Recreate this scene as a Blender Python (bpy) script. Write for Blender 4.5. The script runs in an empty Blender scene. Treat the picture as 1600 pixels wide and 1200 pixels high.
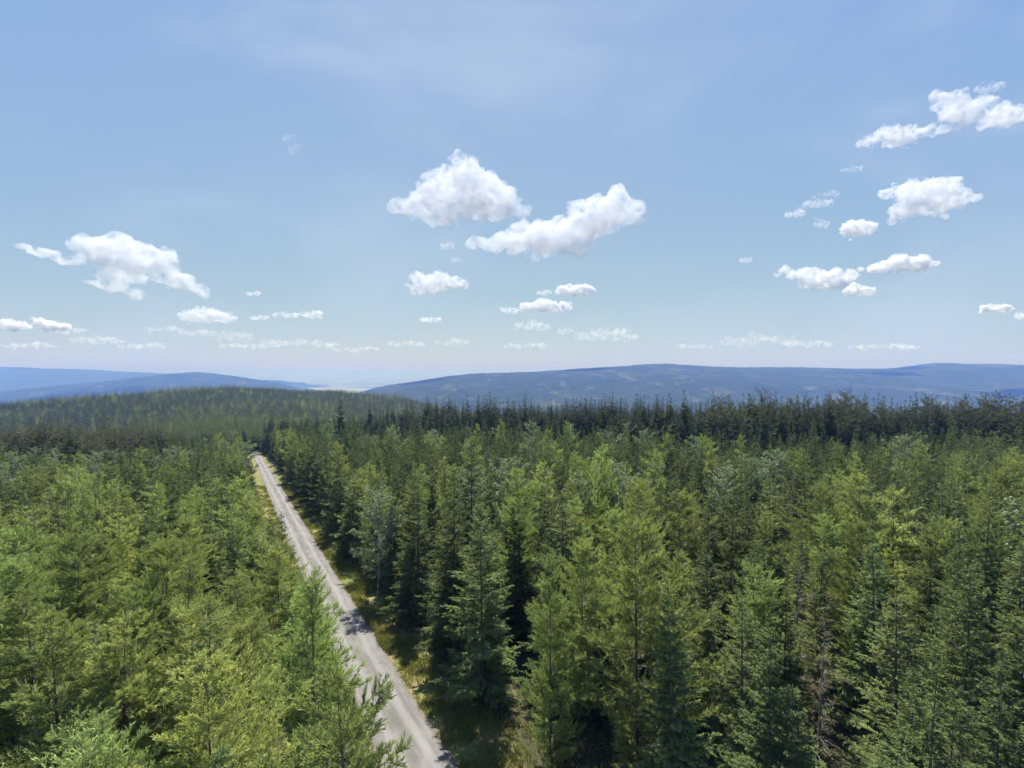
import bpy, math, random
import numpy as np
from mathutils import Vector, noise as mnoise

random.seed(7)
RNG = np.random.default_rng(7)
R = math.radians
sc = bpy.context.scene
COL = sc.collection

# ------------------------------------------------------------------ camera
CAM_Z = 22.0                      # platform height of the lookout tower
F = 740.0                         # focal length in pixels of the 1600 px wide photograph
HOR = 583.0                       # pixel row of the true horizon
cd = bpy.data.cameras.new('camera')
cd.sensor_width = 36.0
cd.lens = 36.0 * F / 1600.0
cd.clip_start = 0.1
cd.clip_end = 300000.0
cam = bpy.data.objects.new('camera', cd)
COL.objects.link(cam)
cam.location = (0, 0, CAM_Z)
cam.rotation_euler = (R(90) - math.atan((600 - HOR) / F), 0, 0)
sc.camera = cam

# ------------------------------------------------------------------ sky, sun, exposure
SUN_EL, SUN_AZ = 54.0, -4.0       # almost straight ahead, above the frame
w = bpy.data.worlds.new('World')
sc.world = w
w.use_nodes = True
nt = w.node_tree
bg = nt.nodes['Background']
sky = nt.nodes.new('ShaderNodeTexSky')
sky.sky_type = 'NISHITA'
sky.sun_disc = False
sky.sun_elevation = R(SUN_EL)
sky.sun_rotation = R(SUN_AZ)
sky.altitude = 900
sky.air_density = 1.0
sky.dust_density = 0.5
sky.ozone_density = 1.0
# thin high cirrus veil over the whole sky dome
tc = nt.nodes.new('ShaderNodeTexCoord')
mp = nt.nodes.new('ShaderNodeMapping')
mp.inputs['Rotation'].default_value = (0, 0, 0.6)
mp.inputs['Scale'].default_value = (1.1, 2.6, 3.2)
nz = nt.nodes.new('ShaderNodeTexNoise')
nz.inputs['Scale'].default_value = 1.4
nz.inputs['Detail'].default_value = 5
nz.inputs['Roughness'].default_value = 0.5
nz.inputs['Distortion'].default_value = 0.5
rp = nt.nodes.new('ShaderNodeMapRange')
rp.interpolation_type = 'SMOOTHSTEP'
rp.inputs[1].default_value = 0.43
rp.inputs[2].default_value = 0.74
rp.inputs[3].default_value = 0.0
rp.inputs[4].default_value = 0.42
mx = nt.nodes.new('ShaderNodeMix')
mx.data_type = 'RGBA'
mx.inputs['B'].default_value = (4.3, 5.2, 6.5, 1)
nt.links.new(tc.outputs['Generated'], mp.inputs['Vector'])
nt.links.new(mp.outputs['Vector'], nz.inputs['Vector'])
nt.links.new(nz.outputs['Fac'], rp.inputs[0])
nt.links.new(rp.outputs[0], mx.inputs['Factor'])
# film-like response of the sky, channel by channel (soft shoulder towards the bright horizon)
spl = nt.nodes.new('ShaderNodeSeparateColor')
cmb = nt.nodes.new('ShaderNodeCombineColor')
nt.links.new(sky.outputs['Color'], spl.inputs[0])
for ch, (gam, mul) in enumerate(((0.54, 1.47), (0.40, 2.13), (-0.05, 5.90))):
    pw = nt.nodes.new('ShaderNodeMath'); pw.operation = 'POWER'; pw.inputs[1].default_value = gam
    ml = nt.nodes.new('ShaderNodeMath'); ml.operation = 'MULTIPLY'; ml.inputs[1].default_value = mul
    nt.links.new(spl.outputs[ch], pw.inputs[0])
    nt.links.new(pw.outputs[0], ml.inputs[0])
    nt.links.new(ml.outputs[0], cmb.inputs[ch])
nt.links.new(cmb.outputs[0], mx.inputs['A'])
nt.links.new(mx.outputs['Result'], bg.inputs['Color'])
bg.inputs['Strength'].default_value = 0.0645

sd = bpy.data.lights.new('sun', 'SUN')
sd.energy = 5.0
sd.angle = R(0.53)
sd.color = (1.0, 0.955, 0.88)
sun = bpy.data.objects.new('sun', sd)
COL.objects.link(sun)
sv = Vector((math.sin(R(SUN_AZ)) * math.cos(R(SUN_EL)), math.cos(R(SUN_AZ)) * math.cos(R(SUN_EL)), math.sin(R(SUN_EL))))
sun.rotation_euler = sv.to_track_quat('Z', 'Y').to_euler()
sun.location = (0, 60, 90)

sc.view_settings.view_transform = 'Standard'
sc.view_settings.look = 'None'
sc.view_settings.gamma = 1.0
sc.view_settings.exposure = 1.1
sc.view_settings.use_curve_mapping = False

cy = sc.cycles
cy.max_bounces = 12
cy.diffuse_bounces = 2
cy.glossy_bounces = 1
cy.transmission_bounces = 3
cy.transparent_max_bounces = 8
cy.volume_bounces = 10
cy.use_denoising = True
cy.use_adaptive_sampling = True
cy.adaptive_threshold = 0.02
cy.sample_clamp_indirect = 6.0

# ------------------------------------------------------------------ helpers
def tag(o, label=None, cat=None, group=None, kind=None):
    if label: o['label'] = label
    if cat: o['category'] = cat
    if group: o['group'] = group
    if kind: o['kind'] = kind
    return o

def mesh_np(name, verts, quads=None, tris=None, mats=(), qmat=None, tmat=None, attr=None, smooth=False):
    """verts (n,3); quads (m,4); tris (k,3); qmat/tmat material indices; attr = point float array 'tip'"""
    me = bpy.data.meshes.new(name)
    verts = np.asarray(verts, dtype=np.float32)
    nq = 0 if quads is None else len(quads)
    ntr = 0 if tris is None else len(tris)
    me.vertices.add(len(verts))
    me.vertices.foreach_set('co', verts.ravel())
    loops = []
    if nq: loops.append(np.asarray(quads, dtype=np.int32).ravel())
    if ntr: loops.append(np.asarray(tris, dtype=np.int32).ravel())
    lv = np.concatenate(loops)
    me.loops.add(len(lv))
    me.loops.foreach_set('vertex_index', lv)
    me.polygons.add(nq + ntr)
    starts = np.concatenate([np.arange(nq) * 4, nq * 4 + np.arange(ntr) * 3]).astype(np.int32)
    me.polygons.foreach_set('loop_start', starts)
    mi = np.zeros(nq + ntr, dtype=np.int32)
    if qmat is not None: mi[:nq] = qmat
    if tmat is not None: mi[nq:] = tmat
    me.polygons.foreach_set('material_index', mi)
    me.polygons.foreach_set('use_smooth', np.full(nq + ntr, smooth, dtype=bool))
    for m in mats: me.materials.append(m)
    if attr is not None:
        a = me.attributes.new('tip', 'FLOAT', 'POINT')
        a.data.foreach_set('value', np.asarray(attr, dtype=np.float32))
    me.update(calc_edges=True)
    me.validate(verbose=False)
    return me

def obj(name, me, parent=None, loc=None):
    o = bpy.data.objects.new(name, me)
    COL.objects.link(o)
    if parent: o.parent = parent
    if loc: o.location = loc
    return o

def norm(v):
    return v / np.maximum(np.linalg.norm(v, axis=-1, keepdims=True), 1e-9)

# ------------------------------------------------------------------ materials
def new_mat(name):
    m = bpy.data.materials.new(name)
    m.use_nodes = True
    t = m.node_tree
    t.nodes.clear()
    out = t.nodes.new('ShaderNodeOutputMaterial')
    return m, t, out

def N(t, kind, **kw):
    n = t.nodes.new(kind)
    for k, v in kw.items():
        setattr(n, k, v)
    return n

def ramp(t, stops):
    n = N(t, 'ShaderNodeValToRGB')
    el = n.color_ramp.elements
    while len(el) < len(stops): el.new(0.5)
    for e, (p, c) in zip(el, stops):
        e.position = p
        e.color = (*c, 1) if len(c) == 3 else c
    return n

def mixc(t, a, b, f, mode='MIX'):
    n = N(t, 'ShaderNodeMix', data_type='RGBA', blend_type=mode)
    for key, v in (('A', a), ('B', b)):
        if isinstance(v, tuple): n.inputs[key].default_value = (*v, 1)
        else: t.links.new(v, n.inputs[key])
    if isinstance(f, (int, float)): n.inputs['Factor'].default_value = f
    else: t.links.new(f, n.inputs['Factor'])
    return n.outputs['Result']

def math_(t, op, a, b=None, c=None):
    n = N(t, 'ShaderNodeMath', operation=op)
    for i, v in enumerate((a, b, c)):
        if v is None: continue
        if isinstance(v, (int, float)): n.inputs[i].default_value = v
        else: t.links.new(v, n.inputs[i])
    return n.outputs[0]

def maprange(t, v, a, b, c=0.0, d=1.0, smooth=True):
    n = N(t, 'ShaderNodeMapRange')
    if smooth: n.interpolation_type = 'SMOOTHSTEP'
    t.links.new(v, n.inputs[0])
    for i, x in enumerate((a, b, c, d)): n.inputs[i + 1].default_value = x
    return n.outputs[0]

def tex_noise(t, vec, scale, detail=4, rough=0.55, dist=0.0):
    n = N(t, 'ShaderNodeTexNoise')
    n.inputs['Scale'].default_value = scale
    n.inputs['Detail'].default_value = detail
    n.inputs['Roughness'].default_value = rough
    n.inputs['Distortion'].default_value = dist
    if vec is not None: t.links.new(vec, n.inputs['Vector'])
    return n.outputs['Fac']

def needle_mat(name, old, fresh, alt, transl=0.35, vmin=0.65, vmax=1.30, spec=0.06, rough=0.65):
    """needles or leaves: old growth to fresh tips, widened to paint in lit and shaded contrast, each tree with a tint of its own"""
    m, t, out = new_mat(name)
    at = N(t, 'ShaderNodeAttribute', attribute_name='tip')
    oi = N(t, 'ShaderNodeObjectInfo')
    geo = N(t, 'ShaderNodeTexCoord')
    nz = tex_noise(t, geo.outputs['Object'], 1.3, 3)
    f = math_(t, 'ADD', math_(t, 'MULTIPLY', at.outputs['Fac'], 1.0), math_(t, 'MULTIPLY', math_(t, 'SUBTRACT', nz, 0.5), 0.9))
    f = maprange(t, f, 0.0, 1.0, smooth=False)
    col = mixc(t, old, fresh, f)  # fresh growth is paler; the difference is deepened to paint lit tips over shade
    r2 = math_(t, 'FRACT', math_(t, 'MULTIPLY', oi.outputs['Random'], 37.13))
    col = mixc(t, col, alt, math_(t, 'MULTIPLY', math_(t, 'POWER', r2, 2.0), 0.65))
    hs = N(t, 'ShaderNodeHueSaturation')
    hs.inputs['Saturation'].default_value = 1.03
    t.links.new(col, hs.inputs['Color'])
    t.links.new(maprange(t, oi.outputs['Random'], 0, 1, vmin, vmax, False), hs.inputs['Value'])
    r3 = math_(t, 'FRACT', math_(t, 'MULTIPLY', oi.outputs['Random'], 91.7))
    t.links.new(maprange(t, r3, 0, 1, 0.482, 0.512, False), hs.inputs['Hue'])
    col = hs.outputs['Color']
    p = N(t, 'ShaderNodeBsdfPrincipled')
    t.links.new(col, p.inputs['Base Color'])
    p.inputs['Roughness'].default_value = rough
    p.inputs['Specular IOR Level'].default_value = spec
    tr = N(t, 'ShaderNodeBsdfTranslucent')
    t.links.new(mixc(t, col, (1.0, 1.0, 0.70), 1.0, 'MULTIPLY'), tr.inputs['Color'])
    ms = N(t, 'ShaderNodeMixShader')
    ms.inputs[0].default_value = transl
    t.links.new(p.outputs[0], ms.inputs[1])
    t.links.new(tr.outputs[0], ms.inputs[2])
    t.links.new(ms.outputs[0], out.inputs['Surface'])
    return m

def bark_mat(name, a, b, scale=6.0):
    m, t, out = new_mat(name)
    geo = N(t, 'ShaderNodeTexCoord')
    mp = N(t, 'ShaderNodeMapping')
    mp.inputs['Scale'].default_value = (1, 1, 0.3)
    t.links.new(geo.outputs['Object'], mp.inputs['Vector'])
    nz = tex_noise(t, mp.outputs['Vector'], scale, 5, 0.65)
    p = N(t, 'ShaderNodeBsdfPrincipled')
    t.links.new(mixc(t, a, b, maprange(t, nz, 0.3, 0.7)), p.inputs['Base Color'])
    p.inputs['Roughness'].default_value = 0.9
    bp = N(t, 'ShaderNodeBump')
    bp.inputs['Strength'].default_value = 0.6
    t.links.new(nz, bp.inputs['Height'])
    t.links.new(bp.outputs[0], p.inputs['Normal'])
    t.links.new(p.outputs[0], out.inputs['Surface'])
    return m

M = {}
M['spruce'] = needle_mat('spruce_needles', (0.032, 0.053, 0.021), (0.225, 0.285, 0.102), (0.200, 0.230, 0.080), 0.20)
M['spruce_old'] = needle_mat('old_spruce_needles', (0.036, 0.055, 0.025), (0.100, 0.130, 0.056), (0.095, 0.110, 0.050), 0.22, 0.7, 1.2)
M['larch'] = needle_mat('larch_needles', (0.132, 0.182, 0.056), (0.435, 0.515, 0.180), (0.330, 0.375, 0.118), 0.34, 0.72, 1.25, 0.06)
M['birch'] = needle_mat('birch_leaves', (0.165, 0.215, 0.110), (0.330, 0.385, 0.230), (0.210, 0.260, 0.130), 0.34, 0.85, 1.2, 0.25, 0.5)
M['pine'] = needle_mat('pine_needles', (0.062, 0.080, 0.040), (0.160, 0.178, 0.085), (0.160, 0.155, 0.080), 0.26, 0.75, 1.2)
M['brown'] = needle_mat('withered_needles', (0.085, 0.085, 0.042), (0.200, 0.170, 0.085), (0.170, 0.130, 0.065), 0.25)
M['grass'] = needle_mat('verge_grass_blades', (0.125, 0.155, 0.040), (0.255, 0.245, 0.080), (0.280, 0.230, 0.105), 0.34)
M['bark'] = bark_mat('spruce_bark', (0.058, 0.052, 0.042), (0.115, 0.104, 0.086))
M['bark_larch'] = bark_mat('larch_bark', (0.070, 0.056, 0.042), (0.140, 0.115, 0.090))
M['bark_grey'] = bark_mat('dead_wood', (0.110, 0.098, 0.085), (0.230, 0.212, 0.190))
M['bark_pine'] = bark_mat('pine_bark', (0.075, 0.060, 0.045), (0.150, 0.105, 0.072))
M['bark_birch'] = bark_mat('birch_bark', (0.100, 0.090, 0.080), (0.550, 0.530, 0.500), 3.0)

# ------------------------------------------------------------------ terrain height
SLOPE = 0.083
_D = np.array([270, 350, 500, 700, 1000, 1400, 2000, 3500, 6000, 12000, 95000], float)
_A = np.array([-180, -90, -60, -47, -38, -30, -22, -14, -5, 6, 25, 60, 180], float)
_Z = np.array([
    [0, 0, 0, 0, 0, 0, 0, 0, 0, 0, 0, 0, 0],
    [-30, -30, -28, -27, -28, -28.5, -30, -35, -42, -50, -55, -55, -30],
    [-50, -50, -48, -44, -35, -31, -33, -45, -70, -95, -95, -95, -50],
    [-60, -60, -50, -40, -29, -23, -27, -42, -78, -130, -130, -130, -60],
    [-60, -60, -42, -30, -18, -12, -19, -34, -70, -150, -150, -150, -60],
    [-90, -90, -80, -70, -60, -50, -60, -80, -120, -190, -190, -190, -90],
    [-220] * 13, [-370] * 13, [-390] * 13, [-400] * 13, [-410] * 13], float)

def smooth(a, b, x):
    t = np.clip((x - a) / (b - a), 0, 1)
    return t * t * (3 - 2 * t)

def zt(x, y):
    x = np.asarray(x, float); y = np.asarray(y, float)
    d = np.hypot(x, y)
    az = np.degrees(np.arctan2(x, y))
    plane = -SLOPE * np.clip(y, -60, 260)
    ld = np.log(np.clip(d, _D[0], _D[-1] - 1))
    L = np.log(_D)
    i = np.clip(np.searchsorted(L, ld, side='right') - 1, 0, len(L) - 2)
    fd = (ld - L[i]) / (L[i + 1] - L[i])
    j = np.clip(np.searchsorted(_A, az, side='right') - 1, 0, len(_A) - 2)
    fa = (az - _A[j]) / (_A[j + 1] - _A[j])
    fa = fa * fa * (3 - 2 * fa) * 0.5 + fa * 0.5
    tab = _Z.copy()
    a0 = tab[i, j] * (1 - fa) + tab[i, j + 1] * fa
    a1 = tab[i + 1, j] * (1 - fa) + tab[i + 1, j + 1] * fa
    a0 = np.where(i == 0, plane, a0)
    far = a0 * (1 - fd) + a1 * fd
    wgt = smooth(262, 292, d)
    return plane * (1 - wgt) + far * wgt

def ground_at(px, py):
    """point of the near slope seen in the photograph at a pixel (for surveying positions)"""
    dx, dz = (px - 800) / F, (HOR - py) / F
    t = CAM_Z / (-dz - SLOPE)
    return dx * t, t

# the track: straight, running away to the left
RD = np.array([-math.sin(R(30.4)), math.cos(R(30.4))])      # direction
RN = np.array([RD[1], -RD[0]])                              # to the right of the track
RP = np.array([-3.6, 29.3])                                 # a point on its right edge
ROAD_W = 4.3
ROAD_C = RP - RN * ROAD_W / 2
def road_uv(x, y):
    """(along, across) the track; across = 0 at the centre line, positive to the right"""
    dx, dy = np.asarray(x) - ROAD_C[0], np.asarray(y) - ROAD_C[1]
    return dx * RD[0] + dy * RD[1], dx * RN[0] + dy * RN[1]

# ------------------------------------------------------------------ ground sheet
def build_ground():
    az = np.unique(np.concatenate([np.arange(-180, -64, 4), np.arange(-64, 64.1, 0.4), np.arange(66, 180.1, 4)]))
    rr = np.concatenate([[0.5, 4], np.arange(8, 400, 5), np.geomspace(405, 95000, 150)])
    A, D = np.meshgrid(np.radians(az), rr)
    X, Y = D * np.sin(A), D * np.cos(A)
    Z = zt(X, Y)
    nr, na = A.shape
    idx = np.arange(nr * na).reshape(nr, na)
    q = np.stack([idx[:-1, :-1], idx[1:, :-1], idx[1:, 1:], idx[:-1, 1:]], -1).reshape(-1, 4)[:, ::-1]
    m, t, out = new_mat('forest_floor')
    tcn = N(t, 'ShaderNodeTexCoord')
    P = tcn.outputs['Object']
    sp = N(t, 'ShaderNodeSeparateXYZ')
    t.links.new(P, sp.inputs[0])
    dx = math_(t, 'SUBTRACT', sp.outputs[0], float(ROAD_C[0]))
    dy = math_(t, 'SUBTRACT', sp.outputs[1], float(ROAD_C[1]))
    across = math_(t, 'ADD', math_(t, 'MULTIPLY', dx, float(RN[0])), math_(t, 'MULTIPLY', dy, float(RN[1])))
    n1 = tex_noise(t, P, 0.35, 5, 0.6)
    n2 = tex_noise(t, P, 2.5, 6, 0.7)
    n3 = tex_noise(t, P, 14.0, 3, 0.7)
    floor = mixc(t, (0.050, 0.045, 0.026), (0.062, 0.070, 0.030), maprange(t, n2, 0.35, 0.65))
    grass = mixc(t, (0.130, 0.155, 0.042), (0.255, 0.205, 0.092), maprange(t, n1, 0.42, 0.62))
    grass = mixc(t, grass, (0.205, 0.150, 0.088), maprange(t, n2, 0.52, 0.70))
    grass = mixc(t, grass, (0.09, 0.10, 0.03), math_(t, 'MULTIPLY', maprange(t, n3, 0.45, 0.7), 0.55))
    dist = math_(t, 'ADD', math_(t, 'ABSOLUTE', math_(t, 'SUBTRACT', across, 0.8)), math_(t, 'MULTIPLY', math_(t, 'SUBTRACT', n1, 0.5), 3.0))
    verge = maprange(t, dist, 4.6, 6.0, 1.0, 0.0)
    near = mixc(t, floor, grass, verge)
    # far plain: fields and woods
    vo = N(t, 'ShaderNodeTexVoronoi')
    vo.inputs['Scale'].default_value = 0.0011
    t.links.new(P, vo.inputs['Vector'])
    sepc = N(t, 'ShaderNodeSeparateColor')
    t.links.new(vo.outputs['Color'], sepc.inputs[0])
    fr = ramp(t, [(0.0, (0.06, 0.085, 0.04)), (0.30, (0.08, 0.10, 0.05)), (0.36, (0.16, 0.20, 0.08)), (0.60, (0.27, 0.27, 0.14)), (0.80, (0.34, 0.33, 0.20)), (1.0, (0.20, 0.24, 0.10))])
    fr.color_ramp.interpolation = 'CONSTANT'
    t.links.new(sepc.outputs[0], fr.inputs[0])
    ln = N(t, 'ShaderNodeVectorMath', operation='LENGTH')
    t.links.new(P, ln.inputs[0])
    col = mixc(t, near, fr.outputs[0], maprange(t, ln.outputs['Value'], 8500, 9500))
    p = N(t, 'ShaderNodeBsdfPrincipled')
    t.links.new(col, p.inputs['Base Color'])
    p.inputs['Roughness'].default_value = 0.95
    p.inputs['Specular IOR Level'].default_value = 0.1
    bp = N(t, 'ShaderNodeBump')
    bp.inputs['Strength'].default_value = 0.8
    bp.inputs['Distance'].default_value = 0.15
    t.links.new(n2, bp.inputs['Height'])
    t.links.new(bp.outputs[0], p.inputs['Normal'])
    t.links.new(p.outputs[0], out.inputs['Surface'])
    me = mesh_np('ground', np.stack([X, Y, Z], -1).reshape(-1, 3), quads=q, mats=[m], smooth=True)
    o = obj('ground', me)
    tag(o, 'forest floor and the far plain of fields below the hills', None, None, 'structure')
build_ground()

# ------------------------------------------------------------------ gravel track
def build_road():
    us = np.concatenate([np.arange(-60, 140, 0.5), np.arange(140, 330, 3.0)])
    vs = np.array([-1.0, -0.93, -0.8, -0.6, -0.45, -0.3, -0.1, 0.1, 0.3, 0.45, 0.6, 0.8, 0.93, 1.0])
    hz = np.array([-0.03, 0.035, 0.06, 0.055, 0.05, 0.075, 0.10, 0.10, 0.075, 0.05, 0.055, 0.06, 0.035, -0.03])
    V = []
    for u in us:
        wl = ROAD_W / 2 * (1 + 0.07 * mnoise.noise((u * 0.23, 3.1, 0)) + 0.05 * mnoise.noise((u * 0.9, 9.1, 0)))
        wr = ROAD_W / 2 * (1 + 0.07 * mnoise.noise((u * 0.21, 7.7, 0)) + 0.05 * mnoise.noise((u * 0.8, 1.3, 0)))
        for v, h in zip(vs, hz):
            a = v * (wl if v < 0 else wr)
            V.append((ROAD_C[0] + RD[0] * u + RN[0] * a, ROAD_C[1] + RD[1] * u + RN[1] * a, h + 0.012 * mnoise.noise((u * 0.7, a * 1.3, 5))))
    V = np.array(V)
    V[:, 2] += zt(V[:, 0], V[:, 1]) + 0.03
    n, k = len(us), len(vs)
    idx = np.arange(n * k).reshape(n, k)
    q = np.stack([idx[:-1, :-1], idx[:-1, 1:], idx[1:, 1:], idx[1:, :-1]], -1).reshape(-1, 4)
    m, t, out = new_mat('track_gravel')
    tcn = N(t, 'ShaderNodeTexCoord')
    P = tcn.outputs['Object']
    mp = N(t, 'ShaderNodeMapping', vector_type='POINT')
    mp.inputs['Rotation'].default_value = (0, 0, -R(30.4))
    t.links.new(P, mp.inputs['Vector'])
    st = N(t, 'ShaderNodeMapping')
    st.inputs['Scale'].default_value = (1.0, 0.10, 1.0)
    t.links.new(mp.outputs[0], st.inputs['Vector'])
    streak = tex_noise(t, st.outputs[0], 1.9, 4, 0.6)
    fine = tex_noise(t, P, 22.0, 4, 0.75)
    mid = tex_noise(t, P, 0.9, 5, 0.65)
    c = mixc(t, (0.128, 0.123, 0.114), (0.195, 0.188, 0.175), maprange(t, streak, 0.35, 0.65))
    c = mixc(t, c, (0.120, 0.108, 0.092), math_(t, 'MULTIPLY', maprange(t, mid, 0.5, 0.75), 0.7))
    c = mixc(t, c, (0.05, 0.047, 0.043), math_(t, 'MULTIPLY', maprange(t, fine, 0.52, 0.72), 0.55))
    c = mixc(t, c, (0.26, 0.25, 0.235), math_(t, 'MULTIPLY', maprange(t, fine, 0.45, 0.30), 0.45))
    sp = N(t, 'ShaderNodeSeparateXYZ')
    t.links.new(P, sp.inputs[0])
    ax = math_(t, 'ADD', math_(t, 'MULTIPLY', math_(t, 'SUBTRACT', sp.outputs[0], float(ROAD_C[0])), float(RN[0])), math_(t, 'MULTIPLY', math_(t, 'SUBTRACT', sp.outputs[1], float(ROAD_C[1])), float(RN[1])))
    ax = math_(t, 'ADD', ax, math_(t, 'MULTIPLY', math_(t, 'SUBTRACT', mid, 0.5), 0.5))
    rut = math_(t, 'ABSOLUTE', math_(t, 'SUBTRACT', math_(t, 'ABSOLUTE', ax), 0.85))
    c = mixc(t, c, (0.255, 0.248, 0.236), math_(t, 'MULTIPLY', maprange(t, rut, 0.42, 0.08), 0.45))       # worn pale wheel lines
    mid_strip = math_(t, 'MULTIPLY', maprange(t, math_(t, 'ABSOLUTE', ax), 0.38, 0.10), maprange(t, tex_noise(t, P, 0.6, 4, 0.6), 0.42, 0.6))
    c = mixc(t, c, (0.098, 0.098, 0.062), math_(t, 'MULTIPLY', mid_strip, 0.55))                          # thin weeds between them
    edge = maprange(t, math_(t, 'ABSOLUTE', ax), 1.55, 2.15)
    c = mixc(t, c, (0.135, 0.112, 0.078), math_(t, 'MULTIPLY', edge, 0.75))
    p = N(t, 'ShaderNodeBsdfPrincipled')
    t.links.new(c, p.inputs['Base Color'])
    p.inputs['Roughness'].default_value = 0.95
    p.inputs['Specular IOR Level'].default_value = 0.15
    bp = N(t, 'ShaderNodeBump')
    bp.inputs['Strength'].default_value = 0.7
    bp.inputs['Distance'].default_value = 0.04
    t.links.new(fine, bp.inputs['Height'])
    t.links.new(bp.outputs[0], p.inputs['Normal'])
    t.links.new(p.outputs[0], out.inputs['Surface'])
    me = mesh_np('gravel_road', V, quads=q, mats=[m], smooth=True)
    tag(obj('gravel_road', me), 'straight pale gravel track cut through the forest', None, None, 'structure')
build_road()

# ------------------------------------------------------------------ hills
def hill_mat():
    m, t, out = new_mat('wooded_hillside')
    tcn = N(t, 'ShaderNodeTexCoord')
    P = tcn.outputs['Object']
    n1 = tex_noise(t, P, 0.0030, 5, 0.65)
    n2 = tex_noise(t, P, 0.020, 4, 0.7)
    mp = N(t, 'ShaderNodeMapping')
    mp.inputs['Scale'].default_value = (1, 0.45, 2.0)
    t.links.new(P, mp.inputs['Vector'])
    n3 = tex_noise(t, mp.outputs[0], 0.0060, 9, 0.78)
    c = mixc(t, (0.022, 0.034, 0.018), (0.048, 0.064, 0.028), maprange(t, n2, 0.35, 0.65))
    c = mixc(t, c, (0.070, 0.080, 0.035), math_(t, 'MULTIPLY', maprange(t, n1, 0.5, 0.7), 0.5))
    c = mixc(t, c, (0.300, 0.290, 0.190), math_(t, 'MULTIPLY', maprange(t, n3, 0.535, 0.66), 0.36))
    p = N(t, 'ShaderNodeBsdfPrincipled')
    t.links.new(c, p.inputs['Base Color'])
    p.inputs['Roughness'].default_value = 1.0
    p.inputs['Specular IOR Level'].default_value = 0.0
    bp = N(t, 'ShaderNodeBump')
    bp.inputs['Strength'].default_value = 1.0
    bp.inputs['Distance'].default_value = 20.0
    t.links.new(n2, bp.inputs['Height'])
    t.links.new(bp.outputs[0], p.inputs['Normal'])
    t.links.new(p.outputs[0], out.inputs['Surface'])
    return m
HILL = hill_mat()

def build_hill(crest, Y, wf, wb, base, label, rough=1.0):
    """a wooded ridge: crest line through surveyed points (bearing pixel, elevation pixel) at depth Y"""
    cx = np.array([c[0] for c in crest], float)
    cz = np.array([c[1] for c in crest], float)
    n = 420
    px = np.linspace(cx[0], cx[-1], n)
    py = np.interp(px, cx, cz)
    ker = np.hanning(15); ker /= ker.sum()
    py = np.convolve(np.pad(py, 7, mode='edge'), ker, 'valid')
    X = (px - 800) / F * Y
    Zc = CAM_Z + (HOR - py) / F * Y
    vs = np.concatenate([np.linspace(-1, 0, 44), np.linspace(0.06, 1, 12)])
    V = []
    for i in range(n):
        end = min(1.0, min(i, n - 1 - i) / 30.0)
        bow = 260 * mnoise.noise((X[i] / 2600.0, Y * 0.001, 1.7))
        for v in vs:
            if v <= 0:
                s = -v
                z = Zc[i] + (base - Zc[i]) * (s ** 1.25)
                y = Y + bow - s * wf
            else:
                s = v
                z = Zc[i] + (base - Zc[i]) * s
                y = Y + bow + s * wb
            amp = math.sin(math.pi * min(1, s)) * 55
            z += amp * mnoise.fractal((X[i] / 900.0, y / 900.0, Y * 0.01), 1.0, 2.0, 4)
            z += rough * 5.0 * mnoise.noise((X[i] / 60.0, y / 60.0, 2)) + rough * 3.5 * mnoise.noise((X[i] / 22.0, y / 22.0, 8))
            V.append((X[i] * (1 - s * 0.0), y, z))
    k = len(vs)
    idx = np.arange(n * k).reshape(n, k)
    q = np.stack([idx[:-1, :-1], idx[1:, :-1], idx[1:, 1:], idx[:-1, 1:]], -1).reshape(-1, 4)
    o = obj('hill', mesh_np('hill', np.array(V), quads=q, mats=[HILL], smooth=True))
    tag(o, label, None, None, 'structure')

build_hill([(520, 640), (560, 618), (590, 605), (640, 597), (700, 588), (745, 583), (800, 582), (850, 580), (900, 576), (960, 573), (1010, 569), (1030, 567.5), (1050, 569), (1120, 573), (1180, 574), (1240, 573.5), (1320, 576), (1390, 576), (1430, 571), (1465, 566.5), (1485, 566.5), (1510, 569), (1560, 568), (1600, 570), (1700, 574), (1850, 570), (2100, 578), (2500, 590)],
           5600, 3400, 2500, -365, 'long wooded blue ridge behind the forest')
build_hill([(-60, 640), (40, 618), (100, 606), (170, 596), (225, 588), (265, 584), (290, 582), (305, 581.5), (325, 583), (355, 587), (395, 593), (435, 600), (480, 612), (520, 635)],
           6400, 2600, 2000, -385, 'low blue wooded hill beyond the left forest')
build_hill([(-700, 595), (-300, 578), (-120, 573.5), (0, 573), (40, 574), (75, 576), (130, 577), (180, 580), (240, 583), (300, 586), (380, 592)],
           10500, 3500, 5000, -395, 'pale far hills at the left horizon')

# ------------------------------------------------------------------ air
def build_haze():
    x0, x1, y0, y1, z0, z1 = -120000, 120000, -100000, 100000, -440.0, 190.0
    V = np.array([(x, y, z) for z in (z0, z1) for y in (y0, y1) for x in (x0, x1)], float)
    q = np.array([(0, 2, 3, 1), (4, 5, 7, 6), (0, 1, 5, 4), (2, 6, 7, 3), (0, 4, 6, 2), (1, 3, 7, 5)])
    m, t, out = new_mat('haze_air')
    pv = N(t, 'ShaderNodeVolumePrincipled')
    pv.inputs['Color'].default_value = (0.215, 0.385, 1.0, 1)
    pv.inputs['Absorption Color'].default_value = (0.85, 0.85, 0.85, 1)
    pv.inputs['Density'].default_value = 1.72e-4
    pv.inputs['Anisotropy'].default_value = -0.5
    t.links.new(pv.outputs[0], out.inputs['Volume'])
    o = obj('haze', mesh_np('haze', V, quads=q, mats=[m]))
    tag(o, 'blue summer haze filling the distance', None, None, 'stuff')
build_haze()

# ------------------------------------------------------------------ tree models
UP = np.array([0, 0, 1.0])

def rand_unit(n, rng):
    v = rng.normal(size=(n, 3))
    return norm(v)

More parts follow.
